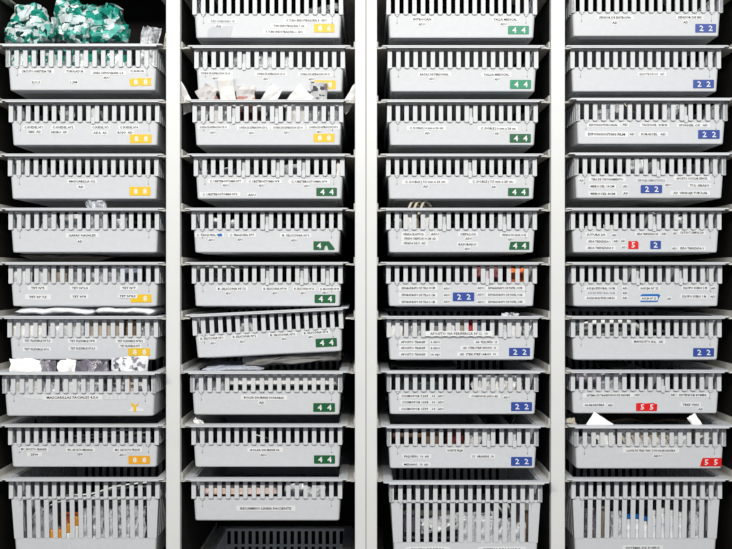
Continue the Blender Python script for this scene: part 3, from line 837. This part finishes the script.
P(k, 87, 124, 319, d=0.05, **BEI); P(k, 125, 138, 321, d=0.06, m='tan', n='card_box', s='tan card pack', cat='box', cr=0.001); P(k, 139, 156, 319, d=0.055, **GRY)
k = (0, 6)
P(k, 8, 48, 359, d=0.06, t=0.02, m='wpaper', n='paper_pouch', s='crumpled white pouch poking above the rim, far left', cat='pouch', cr=0.010, roll=2)
P(k, 40, 57, 360, d=0.045, t=0.015, **SMK)
P(k, 54, 76, 360, d=0.075, t=0.015, roll=8, **SMK)
P(k, 66, 84, 359.5, d=0.055, t=0.01, m='wpaper', n='paper_pouch', s='white pouch with torn edge above the rim', cr=0.008, roll=-10)
P(k, 80, 110, 360, d=0.07, t=0.02, **SMK)
P(k, 112, 152, 356.5, d=0.06, t=0.015, m='greyprint', n='printed_pouch', s='white pouch with grey print above the rim', cr=0.005, roll=-3)
P(k, 20, 60, 376, d=0.042, t=0.006, **FILM); P(k, 62, 100, 375, d=0.042, t=0.006, **FILM)
P(k, 126, 131, 375, d=0.045, t=0.004, m='amber', n='plastic_strip', s='slim amber strip behind the slots', cat='strip', cr=0.001)
k = (0, 7)
Tb(k, [(16, 428, .06), (18, 436, .06), (18, 446, .07), (30, 441, .09), (55, 443, .10), (80, 439, .12), (112, 436, .10), (150, 432, .08)])
Tb(k, [(36, 446, .07), (42, 439, .08), (60, 440, .14), (95, 442, .12), (128, 440, .09), (152, 438, .07)], s='looped white tubing')
Tb(k, [(70, 436, .16), (100, 434, .16), (125, 430, .12), (140, 434, .10)])
P(k, 110, 150, 436, d=0.10, **FILM)
P(k, 3, 24, 419, yb=427, d=0.20, m='tan', n='paper_pouch', s='dim tan pouch behind the rim', cr=0.004)

k = (0, 8)
Tb(k, [(44, 505, .08), (60, 496, .10), (90, 494, .12), (118, 486, .10), (150, 482, .07)])
Tb(k, [(40, 512, .07), (58, 502, .08), (84, 500, .12), (110, 490, .12), (148, 486, .09)], s='curved white tubing')
P(k, 28, 52, 507, d=0.09, roll=8, **FILM)
for i, (xa, yt) in enumerate(((51, 529), (58.5, 529), (67, 523), (74.5, 516))):
    T = TRAYS[k]; y = T['y'] + 0.050
    zt = wz(yt, y); zb = T['z'] - 0.155
    root = link('capped_vial', None, loc=(wx(xa + 1.5, y), y, zb))
    q = MB()
    rr = 0.0085
    ring = lambda r, z: [(r * math.cos(a * math.pi / 5), r * math.sin(a * math.pi / 5), z) for a in range(10)]
    zc_ = zt - zb - 0.022
    q.loops([ring(rr, 0), ring(rr, zc_ - 0.004), ring(rr * 0.7, zc_)], True, True)
    link('vial_body', q.mesh('vial_body', 'tube', False), root)
    q = MB(); q.loops([ring(rr * 0.95, zc_), ring(rr * 0.95, zc_ + 0.018), ring(rr * 0.7, zc_ + 0.022)], True, True)
    link('cap', q.mesh('cap', 'amber'), root)
    put(k, root, xa, 'white vial with amber cap', 'vial')
P(k, 60, 80, 512, yb=530, d=0.12, t=0.02, m='orange', n='plastic_pouch', s='orange pouch behind the vials', cr=0.003)
for x0, x1, yt in ((80, 92, 508), (92, 105, 506), (105, 118, 508), (118, 131, 505), (131, 146, 507)):
    P(k, x0, x1, yt, d=0.06, t=0.016, **FILM)
P(k, 84, 142, 496, d=0.10, t=0.02, m='darkgreen', n='plastic_pouch', s='dark green pouch behind clear ones', cr=0.003)

k = (1, -1); P(k, 306, 340, 6, d=0.07, roll=-12, yb=14, **FILM)
k = (1, 0); P(k, 231, 248, 53, d=0.07, **FILM); P(k, 256, 274, 54, d=0.12, **FILM); P(k, 282, 292, 56, d=0.12, **FILM)
# sachets leaning out of the third tray of the second column
k = (1, 1)
SA = dict(n='paper_sachet', cat='sachet', lean=30, cr=0.003, t=0.004, nx=6, ny=6)
def sach(x0, x1, yt, s, m='wpaper', roll=0, yb=112, **kw):
    a = dict(SA); a.update(kw)
    T = TRAYS[k]
    y0 = T['y'] + 0.058
    yt_, = (yt,)
    P(k, x0, x1, yt_, d=0.058, yb=yb, m=m, s=s, roll=roll, **a)
sach(183, 197, 84, 'white sachet slumped at the far left', roll=-24)
sach(194, 209, 86, 'white and red sachet with pointed top', m='redprint', roll=28)
sach(206, 224, 88, 'pale sachet with red streak', m='redprint', roll=-25)
sach(221.5, 237.5, 79, 'square white sachet standing upright', roll=-3)
sach(236.5, 256, 88.5, 'white sachet with red lower edge', m='redprint', roll=2)
sach(254, 268, 84, 'narrow white sachet leaning right', roll=38)
sach(279, 300, 86, 'white sachet with broad triangular peak', roll=43)
sach(303, 312, 91, 'small white sachet low in the gap', roll=-20)
sach(310, 327, 85, 'boxy printed sachet in front of the yellow tag', m='greyprint', roll=3)
sach(338, 348, 84, 'white sachet leaning against the right post', roll=34)
P(k, 194, 209, 104, d=0.075, **FILM); P(k, 209, 222, 104, d=0.07, **WHT); P(k, 222, 234, 105, d=0.075, **GRY)
P(k, 236, 264, 105, d=0.09, m='darkred', n='plastic_pouch', s='dark red pouch', cr=0.003)
P(k, 264, 284, 105, d=0.08, **GRY); P(k, 285, 308, 104, d=0.075, **WHT); P(k, 308, 326, 104, d=0.075, **GRY); P(k, 327, 342, 104, d=0.075, **FILM)
k = (1, 2); P(k, 195, 208, 170, d=0.06, **FILM); P(k, 224, 236, 168, d=0.09, **FILM); P(k, 281, 291, 164, d=0.06, **FILM); P(k, 336, 343, 162, d=0.05, t=.006, **WHT)
P(k, 288, 302, 164, d=0.09, **GRY)
k = (1, 3); P(k, 210, 222, 218, d=0.09, **FILM); P(k, 224, 238, 220, d=0.10, **FILM)
k = (1, 4)
Ly(k, 196, 234, 265.4, 269.5, 0.045, 0.30, s='white flat pack near the rim')
P(k, 196, 208, 271, d=0.10, **GRY); P(k, 209, 232, 271, d=0.09, **GRY); P(k, 299, 311, 269, d=0.06, **FILM)
k = (1, 5); P(k, 238, 254, 318, d=0.12, yb=352, **FILM)
k = (1, 6)
P(k, 196, 226, 375, d=0.07, **FILM); P(k, 206, 216, 377, d=0.06, **SMK)
P(k, 228, 341, 386.5, d=0.05, t=0.03, m='black', n='wrapped_pack', s='black wrapped pack under white paper', cat='pack', cr=0.002)
P(k, 223, 341, 373.4, d=0.05, yb=385.5, t=0.03, m='wpaper', n='folded_paper', s='white folded paper filling the upper slots', cat='paper', cr=0.001, nx=12, pw=12)
Ly(k, 200, 264, 368.0, 371.8, 0.032, 0.25, m='meshblue', s='blue dotted wrap lying above the rim', cat='wrap', n='dotted_wrap')
P(k, 240, 344, 353.5, d=0.10, yb=364, t=0.05, m='grey', n='folded_sheet', s='grey creased sheet bulging under the tilted tray', cat='sheet', roll=-4, cr=0.006, nx=14)
k = (1, 7)
P(k, 190, 201, 418.5, yb=427, d=0.04, t=0.006, m='wpaper', n='paper_pouch', s='white paper corner above the rim', roll=30)
Tb(k, [(252, 434, .10), (264, 437, .09), (278, 442, .08)], r=0.0015)
k = (1, 8)
P(k, 197, 282, 485.5, d=0.05, yb=494, t=0.03, m='pink', n='folded_cloth', s='pinkish folded cloth', cat='cloth', cr=0.002, nx=12, pw=12)
P(k, 197, 275, 495, d=0.06, t=0.03, m='tan', n='wrapped_pack', s='tan wrapped pack under the cloth', cat='pack', cr=0.003)
P(k, 284, 304, 484, d=0.09, **FILM); P(k, 304, 326, 486, d=0.12, **FILM)
k = (2, 3)
for i, x in enumerate((412, 417.5, 424)):
    Tb(k, [(x - 8, 222, .06), (x - 3, 208, .055), (x + 1, 201.5, .055), (x + 7, 206, .07)], r=0.0035, m='cream', n='gauze_strip', s='cream gauze strip curling above the rim', cat='gauze')
P(k, 394, 402, 214, d=0.06, **FILM)
P(k, 402, 412, 213, d=0.055, t=.008, roll=6, **WHT); P(k, 413, 422, 214, d=0.065, roll=-6, **BEI); P(k, 422, 431, 212, d=0.055, roll=4, t=.008, **WHT)
k = (2, 4)
P(k, 474, 502, 267, d=0.10, m='darkred', n='plastic_pouch', s='dark red pouch', cr=0.003)
P(k, 483.5, 490.5, 268, d=0.05, t=0.006, m='brightred', n='plastic_pouch', s='slim bright red pouch', cr=0.001)
P(k, 506, 527, 268, d=0.08, m='orange', n='plastic_pouch', s='orange pouch', cr=0.006)
k = (2, 5)
P(k, 388, 404, 321, d=0.05, t=.014, **WHT); P(k, 405, 425, 321, d=0.05, **GRY); P(k, 431, 445, 320, d=0.05, **GRY)
P(k, 445, 456, 320, d=0.05, **WHT); P(k, 456, 467, 320, d=0.05, m='beige', n='card_box', s='beige card box', cat='box', cr=0.001)
P(k, 467.5, 474, 321, d=0.047, t=.012, m='brightred', n='card_box', s='small bright red box', cat='box', cr=0.0008)
P(k, 475, 484, 321, d=0.05, m='slate', n='card_box', s='slate blue box', cat='box', cr=0.001)
P(k, 495, 513, 313, d=0.055, t=.01, roll=8, **FILM); P(k, 508, 522, 320, d=0.05, **WHT); P(k, 522, 536, 321, d=0.055, **FILM)
k = (2, 6)
P(k, 400, 442, 376, d=0.07, m='darkgreen', n='wrapped_pack', s='dark green wrapped pack', cat='pack', cr=0.002)
for x0, x1, yt, r in ((469, 482, 377, 5), (480, 494, 379, -8), (493, 508, 376, 6), (506, 524, 377, -4)):
    P(k, x0, x1, yt, d=0.055 + 0.008 * (x0 % 3), roll=r, t=0.014, m='wpaper', n='crumpled_pouch', s='crumpled white pouch', cat='pouch', cr=0.010)
P(k, 472, 520, 375, d=0.11, **GRY)
Ly(k, 389, 462, 363, 371, 0.10, 0.40, m='darkgreen', s='dim green wrap lying behind the rim', cat='wrap', n='green_wrap')
k = (2, 7)
P(k, 392, 424, 433, d=0.09, m='brown', n='wrapped_pack', s='brown pack', cat='pack', cr=0.002); P(k, 424, 440, 431, d=0.07, m='tan', n='card_box', s='tan card box', cat='box', cr=0.001)
P(k, 446, 464, 430, d=0.065, m='darkred', n='plastic_pouch', s='dark red pouch', cr=0.004)
P(k, 458, 474, 428.5, d=0.055, roll=15, m='redprint', n='printed_pouch', s='white and red printed pouch', cr=0.006)
P(k, 468, 476, 430, d=0.06, **GRY)
Tb(k, [(511, 425, .16), (514, 418, .2), (516.5, 411, .24)], r=0.0012, s='thin pale stick rising above the rim', n='thin_stick', cat='stick')
k = (2, 8)
P(k, 402, 420, 512, d=0.10, **SMK)
P(k, 420, 462, 516, d=0.07, t=0.02, m='greyprint', n='printed_pouch', s='white printed pouch lying aslant', roll=-8, yb=532, cr=0.003)
for i, (a, b_) in enumerate(((529, 534.5), (536, 541.5), (543, 550))):
    Ly(k, 402, 462, a, b_, 0.06 + 0.005 * i, 0.30, m='grey', n='flat_pack', s='grey flat pack in the low pile', cat='pack', cr=0.001)
P(k, 457, 476, 513, d=0.06, t=0.02, **FILM); P(k, 474, 494, 516, d=0.055, t=0.02, **FILM); P(k, 492, 512, 518, d=0.06, t=0.02, **FILM); P(k, 508, 526, 522, d=0.058, t=0.02, **FILM)
P(k, 455, 500, 512, d=0.10, t=0.03, m='milky', n='plastic_bag', s='milky plastic bag behind clear pouches', cat='bag', cr=0.006)
Tb(k, [(487, 505, .07), (492, 514, .07), (498, 522, .07)], r=0.003, s='slanting white tubing')
Tb(k, [(496, 503, .08), (503, 513, .08), (508, 523, .08)], r=0.003, s='second slanting white tubing')
Tb(k, [(505, 500, .07), (511, 512, .07), (514, 526, .07)], r=0.003, s='third slanting white tubing')
P(k, 521, 531, 510, d=0.08, m='tan', n='card_box', s='slim tan card pack', cat='box', cr=0.001)
k = (3, 1)
P(k, 596, 612, 104, d=0.07, **FILM); P(k, 614, 624, 104, d=0.09, **GRY); P(k, 663, 672, 103, d=0.06, **FILM); P(k, 673, 684, 104, d=0.10, **FILM)
Tb(k, [(624, 103, .06), (630, 110, .06), (638, 114, .07)], r=0.0015, m='cream', n='wooden_stick', s='thin pale stick lying aslant', cat='stick')
k = (3, 2); P(k, 630, 644, 160, d=0.10, **FILM)
k = (3, 3)
Ly(k, 652, 684, 212, 214.6, 0.045, 0.30, s='white flat pack near the rim')
P(k, 655, 684, 216, d=0.10, **GRY); P(k, 585, 600, 226, d=0.05, **WHT); P(k, 603, 617, 225, d=0.055, **WHT)
k = (3, 4); P(k, 607, 615, 278, d=0.05, roll=20, t=.006, **WHT); P(k, 630, 640, 272, d=0.08, **FILM)
k = (3, 5)
Tb(k, [(576, 328, .06), (590, 323, .07), (610, 322, .08), (628, 322, .09), (640, 328, .12)], r=0.0065, n='wide_tubing', s='wide white tube bending near the rim')
Tb(k, [(576, 332, .09), (596, 330, .08), (614, 329, .07), (640, 330, .07), (664, 331, .07)], r=0.004, m='cream', s='cream tube lying low')
P(k, 574, 590, 322, d=0.12, **GRY); P(k, 592, 628, 331, d=0.12, **GRY)
k = (3, 6)
P(k, 575, 598, 373, d=0.08, **SMK); P(k, 598, 622, 374, d=0.07, **FILM)
P(k, 574, 624, 376, d=0.13, m='darkgreen', n='wrapped_pack', s='dark green wrapped pack', cat='pack', cr=0.003)
Ly(k, 608, 634, 364, 370, 0.12, 0.30, m='dimgrey', s='dim grey wrap above the rim', cat='wrap', n='grey_wrap')
k = (3, 7)
P(k, 580, 604, 414.5, yb=436, d=0.05, t=0.003, m='wpaper', n='paper_sheet', s='white paper corner poking above the rim', cat='paper', roll=33, cr=0.001)
P(k, 699, 709, 411.5, yb=436, d=0.045, t=0.004, m='wpaper', n='paper_strip', s='white paper strip leaning at the right', cat='paper', roll=-32, cr=0.002)
P(k, 568, 577, 418, yb=432, d=0.05, t=0.003, m='beige', n='paper_strip', s='beige paper scrap at the far left', cat='paper', roll=-10, cr=0.003)
Ly(k, 606, 706, 416, 424, 0.16, 0.42, m='brown', n='brown_wrap', s='brown crumpled wrap behind the rim', cat='wrap', cr=0.008)
P(k, 576, 597, 436, d=0.06, **GRY); P(k, 597, 616, 429, d=0.05, **WHT)
for x in (622, 633, 643, 652, 661, 668):
    Tb(k, [(x - 5, 431, .042), (x - 1, 436, .0405), (x + 2, 441, .0405), (x + 5, 445, .042)], r=0.0045, m='cream', n='connector', s='cream tubing connector', cat='connector')
P(k, 617, 672, 430, d=0.074, t=0.012, **WHT); P(k, 672, 692, 429, d=0.055, m='milky', n='plastic_pouch', s='milky film pouch', cr=0.006)
Tb(k, [(690, 444, .06), (694, 434, .06), (700, 429, .06), (706, 434, .06), (705, 444, .07)], r=0.004, m='tan', s='tan tubing loop')
Tb(k, [(704, 444, .05), (710, 437, .05), (711, 431, .05), (708, 428, .05)], r=0.004, s='white tubing loop')
k = (3, 8)
P(k, 584, 597, 508, d=0.07, **SMK); P(k, 597, 610, 506, d=0.09, m='beige', n='paper_pouch', s='olive beige pouch', cr=0.004); P(k, 610, 624, 511, d=0.06, **FILM)
for i, (x, yt, cap_) in enumerate(((628, 514, 'brightblue'), (636.5, 514, 'brightblue'), (644.5, 516, 'brightblue'), (653, 510, 'tube'), (662, 508, 'tube'), (671, 510, 'tube'), (680.5, 512, 'tube'))):
    T = TRAYS[k]; y = T['y'] + 0.0485
    zb = T['z'] - 0.1945; zt = wz(yt, y); h = zt - zb
    root = link('solution_bottle', None, loc=(wx(x, y), y, zb))
    rr = 0.0088
    ring = lambda r, z: [(r * math.cos(a * math.pi / 6), r * math.sin(a * math.pi / 6), z) for a in range(12)]
    q = MB(); q.loops([ring(rr * 0.9, 0), ring(rr, 0.004), ring(rr, h - 0.026), ring(rr * 0.75, h - 0.016), ring(rr * 0.6, h - 0.0105)], True, True)
    link('bottle_body', q.mesh('bottle_body', 'milky', True), root)
    q = MB(); q.loops([ring(rr * 0.8, h - 0.0105), ring(rr * 0.8, h - 0.002), ring(rr * 0.5, h)], True, True)
    link('cap', q.mesh('cap', cap_), root)
    q = MB(); q.loops([ring(rr * 1.02, 0.06), ring(rr * 1.02, h - 0.035)], False, False)
    link('bottle_label', q.mesh('bottle_label', 'meshblue'), root)
    put(k, root, x, 'slim bottle with blue cap' if cap_ == 'brightblue' else 'slim pale bottle with white cap', 'bottle')
P(k, 688, 702, 511, d=0.06, **FILM)
Tb(k, [(655, 512, .10), (664, 507, .10), (674, 506, .10)], r=0.0025, m='black', s='dark tubing loop')

# labels of the contents: description, order from the left among its like, the tray they lie in
from collections import defaultdict
grp = defaultdict(list)
for key, x, o, s, cat in ITEMS:
    grp[(key, s)].append((x, o, cat))
for (key, s), ls in grp.items():
    ls.sort(key=lambda a: a[0])
    ph = TRAYS[key]['ph']
    for i, (x, o, cat) in enumerate(ls):
        pos = '' if len(ls) == 1 else ', %s from left' % ORD[i]
        tag(o, '%s%s, in %s' % (s, pos, ph), cat, ('%s contents' % ph) if len(ls) > 1 else None)
